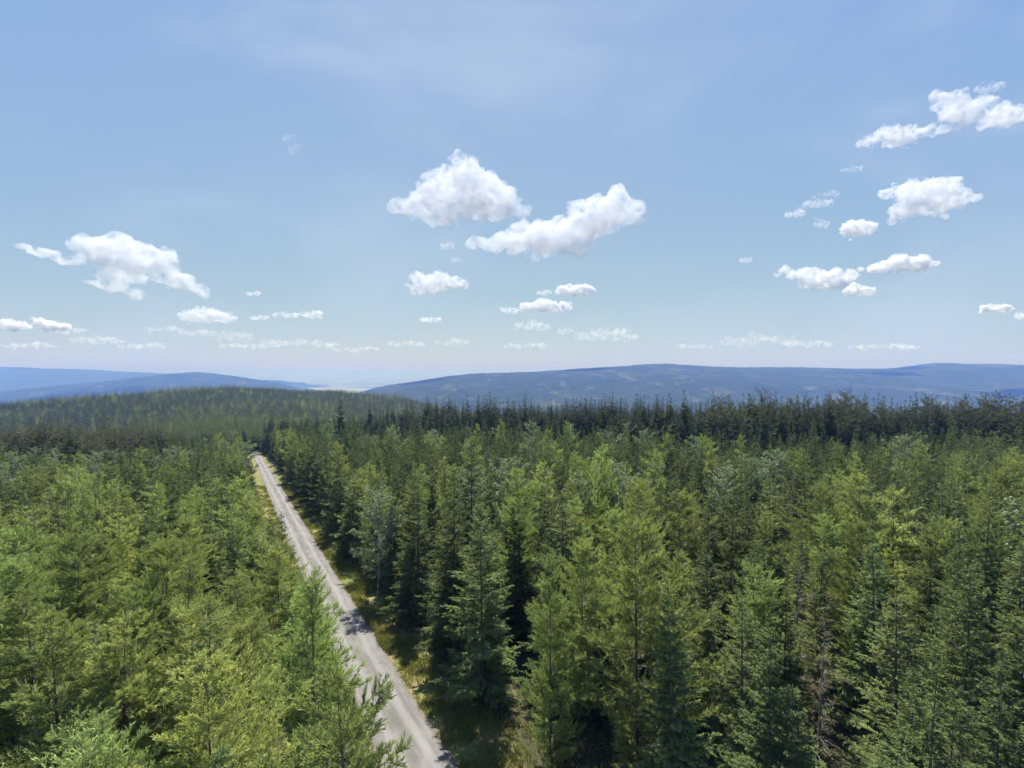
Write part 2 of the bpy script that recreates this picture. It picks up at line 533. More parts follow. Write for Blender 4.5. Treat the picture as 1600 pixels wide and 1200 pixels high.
def blades_to_mesh(P, D, Nn, l, wd, rng, u=None):
    S = norm(np.cross(D, Nn))
    n = len(P)
    l = l[:, None]; wd = wd[:, None]
    c = P + D * l * 0.45
    bend = np.cross(S, D) * (l * 0.10)
    V = np.stack([P, c + S * wd * 0.5 + bend, P + D * l, c - S * wd * 0.5 + bend], 1).reshape(-1, 3)
    q = np.arange(n * 4).reshape(n, 4)
    j = rng.uniform(-0.25, 0.25, n)
    tip = np.stack([0.05 + j, 0.5 + j, 1.0 + j, 0.5 + j], 1).ravel()
    if u is not None: tip = tip * 0.5 + np.repeat(u * 0.62 - 0.08, 4)  # outer end of each shoot paler: new growth plus painted lit-tip contrast
    return V, q, tip

def tube(pts, rad, sides):
    """pts (b,k,3) polylines, rad (b,k) -> verts, quads"""
    b, k, _ = pts.shape
    tan = norm(np.gradient(pts, axis=1))
    ref = np.where(np.abs(tan[..., 2:3]) > 0.9, np.array([1.0, 0, 0]), UP)
    e1 = norm(np.cross(tan, ref)); e2 = np.cross(tan, e1)
    an = np.arange(sides) * 2 * math.pi / sides
    V = pts[:, :, None, :] + rad[:, :, None, None] * (e1[:, :, None, :] * np.cos(an)[None, None, :, None] + e2[:, :, None, :] * np.sin(an)[None, None, :, None])
    idx = np.arange(b * k * sides).reshape(b, k, sides)
    nx = np.roll(idx, -1, axis=2)
    q = np.stack([idx[:, :-1], nx[:, :-1], nx[:, 1:], idx[:, 1:]], -1).reshape(-1, 4)
    return V.reshape(-1, 3), q

def make_tree(kind, H, Rr, seed, lod):
    """lod 0 = close up ... 3 = far.  returns (trunk mesh, crown mesh, joined mesh)"""
    rng = np.random.default_rng(seed)
    pr = SPEC[kind]
    q = (1.0, 2.1, 4.2, 6.5)[lod]                 # coarsening
    # ---- branches on the stem
    z0 = pr['z0'] * H
    nw = max(5, int((H - z0) / (pr['whorl'] * q ** 0.35)))
    per = pr['per']
    zb = np.repeat(np.linspace(z0, H * 0.985, nw), per) + rng.normal(0, pr['zj'] * H, nw * per)
    zb = np.clip(zb, z0 * 0.9, H * 0.99)
    nb = len(zb)
    hh = np.clip((zb - z0) / (H - z0), 0, 1)
    Lb = pr['prof'](hh, rng) * Rr * rng.uniform(pr['lv'][0], pr['lv'][1], nb)
    # lobes: whole sides of the crown longer or shorter
    ph = rng.uniform(0, 2 * math.pi, nb)
    lob = 1 + pr['lobe'] * np.sin(ph * 2 + rng.uniform(0, 6)) * np.sin(hh * 9 + rng.uniform(0, 6)) + pr['lobe'] * 0.7 * np.sin(ph + rng.uniform(0, 6))
    Lb = np.maximum(Lb * lob, 0.10)
    a = pr['a'](hh) + rng.normal(0, pr['aj'], nb)
    b = pr['b'](hh) + rng.normal(0, pr['aj'] * 0.6, nb)
    # stem: slight sweep
    sw = rng.normal(0, pr['sweep'], 4)
    def stem(z):
        t = np.asarray(z) / H
        return np.stack([H * (sw[0] * t ** 2 + sw[1] * np.sin(t * 5) * 0.3), H * (sw[2] * t ** 2 + sw[3] * np.sin(t * 4) * 0.3), np.asarray(z)], -1)
    B0 = stem(zb)
    rad = np.stack([np.cos(ph), np.sin(ph), np.zeros(nb)], -1)
    side0 = np.stack([-np.sin(ph), np.cos(ph), np.zeros(nb)], -1)
    curl = rng.normal(0, 0.12, nb)
    def bpos(i, s):
        s = s[:, None]
        return B0[i] + Lb[i][:, None] * (rad[i] * s + side0[i] * curl[i][:, None] * s * s + UP * (a[i][:, None] * s + b[i][:, None] * s * s))
    def btan(i, s):
        s = s[:, None]
        return norm(rad[i] + side0[i] * 2 * curl[i][:, None] * s + UP * (a[i][:, None] + 2 * b[i][:, None] * s))
    # ---- twigs
    n2 = np.maximum(1, (Lb / (pr['sp2'] * q) + rng.uniform(0, 1, nb)).astype(int))
    i2 = np.repeat(np.arange(nb), n2)
    s0 = pr['bare']
    s2 = rng.uniform(0, 1, len(i2)) ** pr['outer'] * (1 - s0) + s0
    p2 = bpos(i2, s2); t2 = btan(i2, s2)
    sd2 = norm(np.cross(t2, UP)) * rng.choice([-1.0, 1.0], len(i2))[:, None]
    ang = rng.normal(pr['ang2'], 0.22, len(i2))[:, None]
    d2 = norm(t2 * np.cos(ang) + sd2 * np.sin(ang) + UP * rng.normal(pr['up2'], pr['upj2'], len(i2))[:, None])
    l2 = (pr['l2'] * Lb[i2] * (1.05 - s2) + pr['m2']) * rng.uniform(0.6, 1.25, len(i2))
    l2 = np.minimum(l2, pr['l2max'] * Rr)
    # branch tips continue the branch
    it = np.arange(nb)
    st_ = np.full(nb, 0.86)
    p2 = np.concatenate([p2, bpos(it, st_)]); d2 = np.concatenate([d2, btan(it, np.ones(nb))])
    l2 = np.concatenate([l2, 0.22 * Lb + 0.12]); sd2 = np.concatenate([sd2, norm(np.cross(btan(it, st_), UP))])
    # leader shoot
    p2 = np.concatenate([p2, stem(np.array([H * 0.96]))]); d2 = np.concatenate([d2, UP[None]]); l2 = np.concatenate([l2, [0.05 * H + 0.1]]); sd2 = np.concatenate([sd2, [[1.0, 0, 0]]])
    sag = pr['sag']
    # ---- blades (needle sprays)
    sp3 = pr['sp3'] * q
    n3 = np.maximum(1, (l2 / sp3 + rng.uniform(0, 1, len(l2))).astype(int))
    i3 = np.repeat(np.arange(len(l2)), n3)
    u = rng.uniform(0.02, 1.0, len(i3))
    P = p2[i3] + d2[i3] * (l2[i3] * u)[:, None] + UP * (sag * l2[i3] * u * u)[:, None]
    T = norm(d2[i3] + UP * (2 * sag * u)[:, None])
    nrm = norm(np.cross(T, sd2[i3]) * np.array([1, 1, 1]) )
    nrm = np.where(nrm[:, 2:3] < 0, -nrm, nrm)
    if pr['radial'] > 0:
        lat = norm(np.cross(T, rand_unit(len(i3), rng)))
    else:
        lat = norm(np.cross(T, nrm)) * rng.choice([-1.0, 1.0], len(i3))[:, None]
        lat = norm(lat + rand_unit(len(i3), rng) * 0.45)
    an3 = rng.normal(pr['ang3'], 0.25, len(i3))[:, None]
    D = norm(T * np.cos(an3) + lat * np.sin(an3) + UP * pr['up3'])
    Nn = norm(nrm + rand_unit(len(i3), rng) * pr['nj'])
    g = q ** 1.0
    l = rng.uniform(0.65, 1.3, len(i3)) * pr['bl'] * g
    wd = pr['bw'] * q ** 1.05 * rng.uniform(0.7, 1.3, len(i3))
    if lod >= 1:
        cap = 0.16 + 0.42 * np.maximum(0.2, (H - P[:, 2]) * Rr / H)
        f_ = np.minimum(1, cap / l); l = l * f_; wd = wd * f_
    V, Q, tip = blades_to_mesh(P, D, Nn, l, wd, rng, u)
    # ---- wood of the crown
    if lod <= 1:
        ks = np.array([0.0, 0.35, 0.7, 1.0]) if lod == 0 else np.array([0.0, 0.5, 1.0])
        pts = np.stack([bpos(it, np.full(nb, s)) for s in ks], 1)
        r0 = (0.006 + 0.011 * Lb) * pr['thick']
        rr = r0[:, None] * (1.05 - 0.9 * ks)[None]
        WV, WQ = tube(pts, rr, 3)
        if lod == 0 and pr['twigwood']:
            tp = np.stack([p2, p2 + d2 * (l2 * 0.5)[:, None] + UP * (sag * l2 * 0.25)[:, None], p2 + d2 * l2[:, None] + UP * (sag * l2)[:, None]], 1)
            tr = np.stack([0.006 + 0 * l2, 0.0045 + 0 * l2, 0.002 + 0 * l2], 1) * pr['thick']
            TV, TQ = tube(tp, tr, 3)
            WQ = np.concatenate([WQ, TQ + len(WV)]); WV = np.concatenate([WV, TV])
    else:
        WV, WQ = np.zeros((0, 3)), np.zeros((0, 4), int)
    # ---- trunk
    zs = np.array([-0.4, 0.0, 0.05, 0.15, 0.3, 0.5, 0.7, 0.85, 0.97]) * H
    zs[0] = -0.4
    pts = stem(zs)[None]
    r0 = pr['trunk'] * H * (1.0 if lod < 2 else 0.35)
    rr = (r0 * np.array([1.35, 1.25, 1.05, 0.95, 0.82, 0.6, 0.36, 0.18, 0.04]))[None]
    TV, TQ = tube(pts, rr, 8 if lod < 2 else 5)
    bark, leaf = M[pr['bark']], M[pr['leaf']]
    nv = len(V)
    if len(WV):
        CV = np.concatenate([V, WV]); CQ = np.concatenate([Q, WQ + nv])
        qm = np.concatenate([np.zeros(len(Q), int), np.ones(len(WQ), int)])
        at = np.concatenate([tip, np.zeros(len(WV))])
    else:
        CV, CQ, qm, at = V, Q, np.zeros(len(Q), int), tip
    crown = mesh_np(kind + '_crown', CV, quads=CQ, mats=[leaf, bark], qmat=qm, attr=at)
    trunk = mesh_np(kind + '_trunk', TV, quads=TQ, mats=[bark], smooth=True)
    joined = mesh_np(kind + '_whole', np.concatenate([CV, TV]), quads=np.concatenate([CQ, TQ + len(CV)]), mats=[leaf, bark],
                     qmat=np.concatenate([qm, np.ones(len(TQ), int)]), attr=np.concatenate([at, np.zeros(len(TV))])) if lod >= 1 else None
    return trunk, crown, joined

def prof_spruce(h, rng): return (1 - h) ** 0.90 * (0.55 + 0.45 * np.minimum(1, h / 0.12 + 0.3)) + 0.02
def prof_larch(h, rng): return (1 - h) ** 0.52 * np.minimum(1, 0.45 + h * 2.2) + 0.03
def prof_dome(h, rng): return np.sqrt(np.clip(1 - (h * 1.0) ** 2.2, 0, 1)) * np.minimum(1, 0.5 + h * 2.0) + 0.05
def prof_egg(h, rng): return np.sin(np.pi * np.clip(h * 0.86 + 0.12, 0, 1)) ** 0.75 + 0.05

SPEC = {
    'spruce': dict(z0=0.03, whorl=0.44, per=6, zj=0.010, prof=prof_spruce, lv=(0.60, 1.22), lobe=0.16, a=lambda h: -0.28 + 0.95 * h ** 1.3, b=lambda h: 0.22 - 0.1 * h,
                   aj=0.10, sweep=0.008, sp2=0.060, bare=0.08, outer=0.8, ang2=0.85, up2=-0.10, upj2=0.16, l2=0.30, m2=0.10, l2max=0.30, sag=-0.12,
                   sp3=0.021, radial=0, ang3=0.60, up3=0.0, nj=0.38, bl=0.155, bw=0.039, thick=1.0, twigwood=False, trunk=0.0085, bark='bark', leaf='spruce'),
    'larch': dict(z0=0.06, whorl=0.50, per=4, zj=0.03, prof=prof_larch, lv=(0.45, 1.30), lobe=0.24, a=lambda h: -0.05 + 0.75 * h ** 1.2, b=lambda h: 0.28 - 0.05 * h,
                  aj=0.16, sweep=0.014, sp2=0.055, bare=0.04, outer=0.95, ang2=0.70, up2=0.10, upj2=0.34, l2=0.34, m2=0.22, l2max=0.42, sag=0.28,
                  sp3=0.017, radial=1, ang3=0.42, up3=0.16, nj=1.0, bl=0.165, bw=0.026, thick=0.9, twigwood=True, trunk=0.0080, bark='bark_larch', leaf='larch'),
    'birch': dict(z0=0.20, whorl=0.45, per=4, zj=0.03, prof=prof_egg, lv=(0.6, 1.2), lobe=0.22, a=lambda h: 0.75 + 0.5 * h, b=lambda h: -0.25 + 0 * h,
                  aj=0.2, sweep=0.02, sp2=0.10, bare=0.15, outer=0.7, ang2=0.9, up2=-0.05, upj2=0.5, l2=0.38, m2=0.25, l2max=0.6, sag=-0.35,
                  sp3=0.030, radial=1, ang3=1.1, up3=-0.3, nj=1.4, bl=0.11, bw=0.085, thick=1.1, twigwood=False, trunk=0.0075, bark='bark_birch', leaf='birch'),
    'old_spruce': dict(z0=0.22, whorl=0.55, per=7, zj=0.012, prof=prof_spruce, lv=(0.6, 1.2), lobe=0.14, a=lambda h: -0.42 + 0.9 * h ** 1.4, b=lambda h: 0.20 - 0.05 * h,
                       aj=0.14, sweep=0.008, sp2=0.13, bare=0.15, outer=0.8, ang2=0.8, up2=-0.25, upj2=0.2, l2=0.26, m2=0.18, l2max=0.28, sag=-0.3,
                       sp3=0.055, radial=0, ang3=0.75, up3=-0.1, nj=0.4, bl=0.30, bw=0.150, thick=1.3, twigwood=False, trunk=0.0080, bark='bark', leaf='spruce_old'),
    'pine': dict(z0=0.48, whorl=0.55, per=5, zj=0.02, prof=prof_dome, lv=(0.45, 1.2), lobe=0.28, a=lambda h: 0.10 + 0.6 * h, b=lambda h: 0.10 + 0 * h,
                 aj=0.2, sweep=0.02, sp2=0.12, bare=0.25, outer=0.6, ang2=0.8, up2=0.15, upj2=0.35, l2=0.25, m2=0.2, l2max=0.3, sag=0.15,
                 sp3=0.05, radial=1, ang3=0.9, up3=0.1, nj=1.2, bl=0.30, bw=0.14, thick=1.8, twigwood=False, trunk=0.0100, bark='bark_pine', leaf='pine'),
    'withered': dict(z0=0.05, whorl=0.45, per=5, zj=0.015, prof=prof_spruce, lv=(0.5, 1.15), lobe=0.2, a=lambda h: -0.25 + 0.8 * h, b=lambda h: 0.12 + 0 * h,
                     aj=0.16, sweep=0.012, sp2=0.12, bare=0.15, outer=0.8, ang2=0.85, up2=-0.15, upj2=0.25, l2=0.28, m2=0.12, l2max=0.3, sag=-0.2,
                     sp3=0.042, radial=0, ang3=0.70, up3=-0.1, nj=0.8, bl=0.14, bw=0.036, thick=1.3, twigwood=True, trunk=0.0085, bark='bark_grey', leaf='brown'),
}

# model libraries: unit sizes are real metres, placed copies are scaled by a few per cent
LIB = {}
def lib(kind, lod, sizes, seed0):
    LIB[(kind, lod)] = [(H, r) + make_tree(kind, H, r, seed0 + 17 * i, lod) for i, (H, r) in enumerate(sizes)]
lib('spruce', 0, [(12.0, 2.2), (12.0, 2.5), (12.0, 2.0), (12.0, 2.3), (12.0, 2.7)], 100)
lib('larch', 0, [(12.0, 2.4), (12.0, 2.7), (12.0, 2.2), (12.0, 2.9)], 200)
lib('birch', 0, [(11.0, 2.4), (11.0, 2.0)], 300)
lib('withered', 0, [(12.0, 1.5), (12.0, 1.2)], 400)
lib('spruce', 1, [(12.0, 2.2), (12.0, 2.5), (12.0, 2.0), (12.0, 2.3), (12.0, 2.7)], 500)
lib('larch', 1, [(12.0, 2.4), (12.0, 2.8), (12.0, 2.2), (12.0, 2.5)], 600)
lib('birch', 1, [(11.0, 2.4), (11.0, 2.0)], 700)
lib('old_spruce', 1, [(24.0, 3.0), (24.0, 2.6), (24.0, 3.4), (24.0, 2.8)], 800)
lib('pine', 1, [(21.0, 3.2), (21.0, 2.7), (21.0, 3.6)], 900)
lib('spruce', 2, [(15.0, 2.1), (15.0, 2.4), (15.0, 1.9), (15.0, 2.2)], 1000)
lib('old_spruce', 3, [(18.0, 2.4), (18.0, 2.1), (18.0, 2.7), (18.0, 2.3)], 1100)
lib('larch', 3, [(16.0, 2.4), (16.0, 2.2)], 1200)

# ------------------------------------------------------------------ where the trees stand
def scatter(x0, x1, y0, y1, sp, rng, jit=0.42):
    xs = np.arange(x0, x1, sp); ys = np.arange(y0, y1, sp * 0.88)
    X, Y = np.meshgrid(xs, ys)
    X = X + (np.arange(len(ys)) % 2)[:, None] * sp * 0.5
    X = X + rng.uniform(-jit, jit, X.shape) * sp
    Y = Y + rng.uniform(-jit, jit, Y.shape) * sp
    return X.ravel(), Y.ravel()

trees = []      # dicts: kind, x, y, H, wide, hero label
def add(kind, x, y, H, wide=1.0, label=None, stand=None, var=None):
    trees.append(dict(kind=kind, x=float(x), y=float(y), H=float(H), wide=float(wide), label=label, stand=stand, var=var))

def from_top(px, py, H):
    """base point of a tree of height H whose top is seen at the pixel"""
    dx, dz = (px - 800) / F, (HOR - py) / F
    t = (CAM_Z - H) / (-dz - SLOPE)
    return dx * t, t

# trees one can point to in the photograph (top pixel, height)
heroes = [
    ('larch', 487, 905, 13.0, 1.0, 'sparse larch with bare dark leader standing against the gravel track'),
    ('larch', 545, 1055, 13.0, 1.35, 'round yellow-green larch overhanging the near end of the track'),
    ('birch', 588, 770, 12.5, 1.15, 'silvery leafed birch at the edge of the dark verge spruces'),
    ('birch', 738, 735, 13.5, 1.05, 'pale silvery birch crown rising in the middle of the plantation'),
    ('birch', 722, 840, 6.0, 0.7, 'small pale shrubby birch against the dark verge spruces'),
    ('spruce', 708, 752, 16.0, 1.15, 'tallest dark spruce beside the right track verge'),
    ('spruce', 752, 790, 15.0, 1.15, 'broad dark spruce behind the shaded gap near the track'),
    ('larch', 905, 850, 13.0, 1.05, 'bright green larch, tallest of the pair right of the shaded gap'),
    ('larch', 860, 885, 12.5, 0.9, 'bright green larch, lower of the pair right of the shaded gap'),
    ('larch', 1285, 765, 14.0, 1.25, 'big bright larch standing above the right plantation'),
    ('larch', 1345, 820, 13.0, 1.0, 'yellow-green larch below and right of the big bright larch'),
    ('withered', 1248, 850, 13.0, 1.1, 'half withered brown spruce with a bare pale top'),
    ('withered', 1285, 930, 12.0, 1.0, 'brownish thinning spruce just below the half withered one'),
    ('withered', 757, 645, 18.0, 0.9, 'bare grey dead spruce among the middle distance trees'),
    ('withered', 955, 652, 18.0, 1.2, 'bare brownish dead spruce below the dark tall stand'),
    ('spruce', 1058, 918, 13.0, 1.0, 'yellowish narrow spruce in the lower middle of the right plantation'),
    ('spruce', 1165, 910, 13.0, 1.1, 'spruce with a pale curved leader right of the yellowish narrow spruce'),
    ('old_spruce', 1113, 608, 27.0, 1.0, 'tallest spruce of the dark stand, spiking above the skyline'),
    ('old_spruce', 768, 612, 26.0, 1.0, 'dark spruce spiking above the skyline below the ridge foot'),
    ('old_spruce', 533, 612, 25.0, 1.0, 'dark pointed spruce standing above the trees right of the track'),
]
hx = []
for k, px, py, H, wd, lb in heroes:
    x, y = from_top(px, py, H)
    if k in ('old_spruce',) or (k == 'withered' and py < 700):
        y = 175.0 if k == 'old_spruce' else 120.0
        x = (px - 800) / F * y
        H = CAM_Z - (py - HOR) / F * y + SLOPE * y
    add(k, x, y, H, wd, lb, 'hero')
    hx.append((x, y))
hx = np.array(hx)

rng = np.random.default_rng(21)
def lownoise(x, y, s, o=0.0):
    return np.array([mnoise.noise((a / s, b / s, o)) for a, b in zip(x, y)])

# row of dense spruces along the right verge
u = -8.0
while u < 270:
    off = ROAD_W / 2 + 4.6 + rng.uniform(-0.8, 1.6) + (0.8 if u < 25 else 0)
    p = ROAD_C + RD * u + RN * off
    if np.min(np.hypot(hx[:, 0] - p[0], hx[:, 1] - p[1])) > 1.6 and p[1] > 33:
        add('spruce' if rng.uniform() > 0.08 else 'larch', p[0], p[1], rng.uniform(11.5, 15.5), rng.uniform(1.0, 1.3), None, 'verge')
    u += rng.uniform(3.0, 5.2)

def stand_limit(az_, n_):
    return np.interp(az_, [-54, -40, -36, -30, -18, -8, 10, 25, 54], [138, 138, 165, 235, 228, 188, 168, 155, 150]) + 26 * n_

Xn, Yn = scatter(-110, 110, 5, 72, 4.1, rng)
Xf, Yf = scatter(-290, 290, 72, 265, 3.8, rng)
X, Y = np.concatenate([Xn, Xf]), np.concatenate([Yn, Yf])
az = np.degrees(np.arctan2(X, Y)); d = np.hypot(X, Y)
uu, vv = road_uv(X, Y)
n1 = lownoise(X, Y, 22.0); n2 = lownoise(X, Y, 9.0, 4.0); n3 = lownoise(X, Y, 40.0, 9.0)
for i in range(len(X)):
    x, y = X[i], Y[i]
    if abs(az[i]) > 52 or d[i] < 7.5: continue
    right = vv[i] > 0
    if right and vv[i] < ROAD_W / 2 + 7.8 + (0.6 if y < 60 else 0): continue
    if not right and vv[i] > -(ROAD_W / 2 + 3.1 + (1.0 if y > 45 else 0)): continue
    if right and y < 31 and vv[i] < 8.5: continue                      # grassy opening at the near end
    if np.min(np.hypot(hx[:, 0] - x, hx[:, 1] - y)) < 1.9: continue
    if rng.uniform() < 0.06: continue
    r = rng.uniform()
    if right:
        pl = 0.13 + 0.50 * n1[i] + (0.16 if (x > 14 and y < 38) else 0) - (0.15 if y > 110 else 0)
        if vv[i] < 13: pl = 0.12
        H = 12.0 + 1.8 * n3[i] + 1.2 * n2[i] + rng.normal(0, 1.9)
        H += 0.030 * min(90, max(0, y - 60)) + 1.6 * (1 - smooth(40, 75, y))
        if rng.uniform() < 0.14: H *= rng.uniform(0.62, 0.85)
    else:
        pl = 0.80 if y < 42 else (0.55 + 0.4 * n1[i] if y < 75 else 0.12 + 0.4 * n1[i])
        H = 11.0 + 1.6 * n3[i] + 1.0 * n2[i] + rng.normal(0, 1.6)
        if rng.uniform() < 0.12: H *= rng.uniform(0.65, 0.85)
        if y < 42: H = 10.6 + 1.2 * n2[i] + rng.normal(0, 1.2)
    if not right and vv[i] > -7.5: H -= 2.4
    # old stand begins beyond the plantation
    lim = stand_limit(az[i], n3[i])
    if y > lim: continue
    k = 'larch' if r < pl else 'spruce'
    if rng.uniform() < (0.035 if right else 0.05) and y > 45: k = 'birch'
    if rng.uniform() < 0.012 and right: k = 'withered'
    add(k, x, y, max(6.5, H), (rng.uniform(0.90, 1.25) if k == 'larch' else rng.uniform(0.78, 1.10)) * (1.12 if y < 72 else 1.0), None, 'plantation')

# trees in the remaining near gaps
placed = [(t['x'], t['y']) for t in trees]
for _ in range(5000):
    y = rng.uniform(8, 75); x = rng.uniform(-1.15, 1.15) * y
    v = float(road_uv(x, y)[1]); right = v > 0
    if math.hypot(x, y) < 8: continue
    if right and v < ROAD_W / 2 + 6.0 + (0.8 if y < 60 else 0): continue
    if not right and v > -(ROAD_W / 2 + 3.2): continue
    pa = np.array(placed)
    if np.min(np.hypot(pa[:, 0] - x, pa[:, 1] - y)) < 3.7: continue
    k = 'larch' if rng.uniform() < (0.7 if (not right and y < 50) else 0.2) else 'spruce'
    add(k, x, y, rng.uniform(8.5, 12.5), rng.uniform(1.0, 1.35), None, 'plantation')
    placed.append((x, y))

# old tall stand behind the plantation
X, Y = scatter(-360, 360, 115, 290, 5.0, rng)
az = np.degrees(np.arctan2(X, Y)); uu, vv = road_uv(X, Y)
n3 = lownoise(X, Y, 40.0, 9.0); n1 = lownoise(X, Y, 25.0, 2.0)
for i in range(len(X)):
    x, y = X[i], Y[i]
    if abs(az[i]) > 54: continue
    right = vv[i] > 0
    lim = stand_limit(az[i], n3[i])
    if y < lim - 12: continue
    if y < lim + 2 and rng.uniform() < 0.75: continue
    if abs(vv[i] - 0.5) < 5.0: continue
    if rng.uniform() < 0.10: continue
    if right:
        west = np.clip((-az[i] - 8) / 14, 0, 1)                       # lower towards the track
        k = 'pine' if (az[i] > 22 and rng.uniform() < 0.30 + 0.5 * n1[i]) else 'old_spruce'
        H = (25.0 - 5.5 * west + 2.4 * n1[i] + rng.normal(0, 2.7)) * (0.96 if k == 'pine' else 1.0)
        if az[i] < 14: H -= (1 - smooth(0, 34, y - lim)) * rng.uniform(2.5, 9.0) * min(1.0, (14 - az[i]) / 12)
        H = min(H, CAM_Z + SLOPE * y - 30.0 / F * y + rng.normal(0, 0.8))
    else:
        k = 'pine' if (y < 200 and az[i] < -34 and rng.uniform() < 0.7) else 'old_spruce'
        H = 14.5 + 2.5 * n1[i] + rng.normal(0, 1.8)
        if y > 190: H -= 2
        if rng.uniform() < 0.25: continue
    add(k, x, y, H, rng.uniform(0.85, 1.2), None, 'old')

# ------------------------------------------------------------------ individual trees and the rest
NAME = {'spruce': 'spruce_tree', 'old_spruce': 'spruce_tree', 'larch': 'larch_tree', 'birch': 'birch_tree', 'pine': 'pine_tree', 'withered': 'withered_spruce'}
CAT = {'spruce_tree': 'spruce', 'larch_tree': 'larch', 'birch_tree': 'birch', 'pine_tree': 'pine', 'withered_spruce': 'dead spruce'}
for t in trees:
    t['z'] = float(zt(t['x'], t['y']))
    top = t['z'] + t['H']
    t['px'] = 800 + t['x'] / t['y'] * F
    t['py'] = HOR - (top - CAM_Z) / t['y'] * F
    t['dist'] = math.hypot(t['x'], t['y'])
    t['seen'] = -40 < t['px'] < 1640 and t['py'] < 1230
    t['right'] = road_uv(t['x'], t['y'])[1] > 0
    t['name'] = NAME[t['kind']]

chosen = []
LIMIT = {'spruce_tree': 290, 'larch_tree': 290, 'birch_tree': 200, 'pine_tree': 200, 'withered_spruce': 40}
for nm, lim in LIMIT.items():
    ts = [t for t in trees if t['name'] == nm and t['seen']]
    ts.sort(key=lambda t: (t['label'] is None, t['dist'] / t['H']))
    for t in ts[:lim]: t['one'] = True

# labels: near trees are told apart one by one, the crowded rest shares a label within its group
ORD = ['first', 'second', 'third', 'fourth', 'fifth', 'sixth', 'seventh', 'eighth', 'ninth', 'tenth', 'eleventh', 'twelfth', 'thirteenth', 'fourteenth', 'fifteenth', 'sixteenth', 'seventeenth', 'eighteenth', 'nineteenth', 'twentieth'] + ['twenty-' + o for o in ('first', 'second', 'third', 'fourth', 'fifth', 'sixth', 'seventh', 'eighth', 'ninth')] + ['thirtieth'] + ['thirty-' + o for o in ('first', 'second', 'third', 'fourth', 'fifth', 'sixth', 'seventh', 'eighth', 'ninth')]
LOOK = {'spruce_tree': 'green spruce', 'larch_tree': 'feathery light green larch', 'birch_tree': 'pale leafed birch', 'pine_tree': 'dark old pine', 'withered_spruce': 'thin brown withered spruce'}
def label_trees():
    ones = [t for t in trees if t.get('one')]
    verge = sorted([t for t in ones if t['stand'] == 'verge' and not t['label'] and t['name'] == 'spruce_tree'], key=lambda t: t['y'])
    for i, t in enumerate(verge[:20]):
        t['label'] = 'dense dark spruce lining the right track verge, %s counted from the near end' % ORD[i]
        t['group'] = 'spruces lining the right track verge'
    bands = [(1060, 1240, 'lowest crown band'), (960, 1060, 'second crown band from bottom'), (890, 960, 'third crown band from bottom'), (845, 890, 'fourth crown band from bottom'), (805, 845, 'fifth crown band from bottom'), (775, 805, 'sixth crown band from bottom'), (748, 775, 'seventh crown band from bottom'), (724, 748, 'eighth crown band from bottom')]
    for right in (False, True):
        sidew = 'right of track' if right else 'left of track'
        for lo, hi, bw in bands:
            for nm in ('spruce_tree', 'larch_tree', 'birch_tree', 'withered_spruce'):
                ts = sorted([t for t in ones if not t['label'] and t['right'] == right and lo <= t['py'] < hi and t['name'] == nm], key=lambda t: t['px'])
                for i, t in enumerate(ts[:39]):
                    t['label'] = '%s %s, %s from left in %s' % (LOOK[nm], sidew, ORD[i], bw)
                    t['group'] = '%s in the young plantation %s' % (CAT[nm] + ' trees', sidew)
    for nm in ('birch_tree', 'withered_spruce', 'pine_tree'):
        for right in (False, True):
            sidew = 'right of track' if right else 'left of track'
            ts = sorted([t for t in ones if not t['label'] and t['name'] == nm and t['right'] == right], key=lambda t: t['px'])
            for i, t in enumerate(ts[:39]):
                t['label'] = 'distant %s %s, %s from left of its kind' % (LOOK[nm], sidew, ORD[i])
                t['group'] = '%s in the distance %s' % (CAT[nm] + ' trees', sidew)
    for t in ones:
        sidew = 'right of track' if t['right'] else 'left of track'
        if not t.get('group'): t['group'] = '%s %s' % (CAT[t['name']] + ' trees', sidew)
        if not t['label']:
            if t['stand'] == 'old': t['label'] = 'tall dark %s in the old stand behind the plantation, %s' % (CAT[t['name']], sidew)
            elif t['stand'] == 'verge': t['label'] = '%s far along the right track verge' % LOOK[t['name']]
            else: t['label'] = '%s in the crowded middle of the young plantation, %s' % (LOOK[t['name']], sidew)
            t['group'] = '%s trees %s, %s' % (CAT[t['name']], {'old': 'in the old stand', 'verge': 'far along the verge'}.get(t['stand'], 'in the middle of the plantation'), sidew)
label_trees()

PROTO = bpy.data.collections.new('tree_models')      # not in the scene; read by the forest masses
proto_index = {}
def proto_add(kind, lod):
    for i, (H, r, tm, cm, jm) in enumerate(LIB[(kind, lod)]):
        nm = '%03d_%s_%d_%d' % (len(proto_index), kind, lod, i)
        o = bpy.data.objects.new(nm, jm)
        PROTO.objects.link(o)
        proto_index[(kind, lod, i)] = len(proto_index)
for key in (('spruce', 1), ('larch', 1), ('birch', 1), ('old_spruce', 1), ('pine', 1), ('spruce', 2), ('old_spruce', 3), ('larch', 3)):
    proto_add(*key)

def lod_for(t):
    lim = 62
    if t['kind'] in ('old_spruce', 'pine'): return 1
    if t['kind'] == 'withered': return 0
    return 0 if t['dist'] < lim else 1

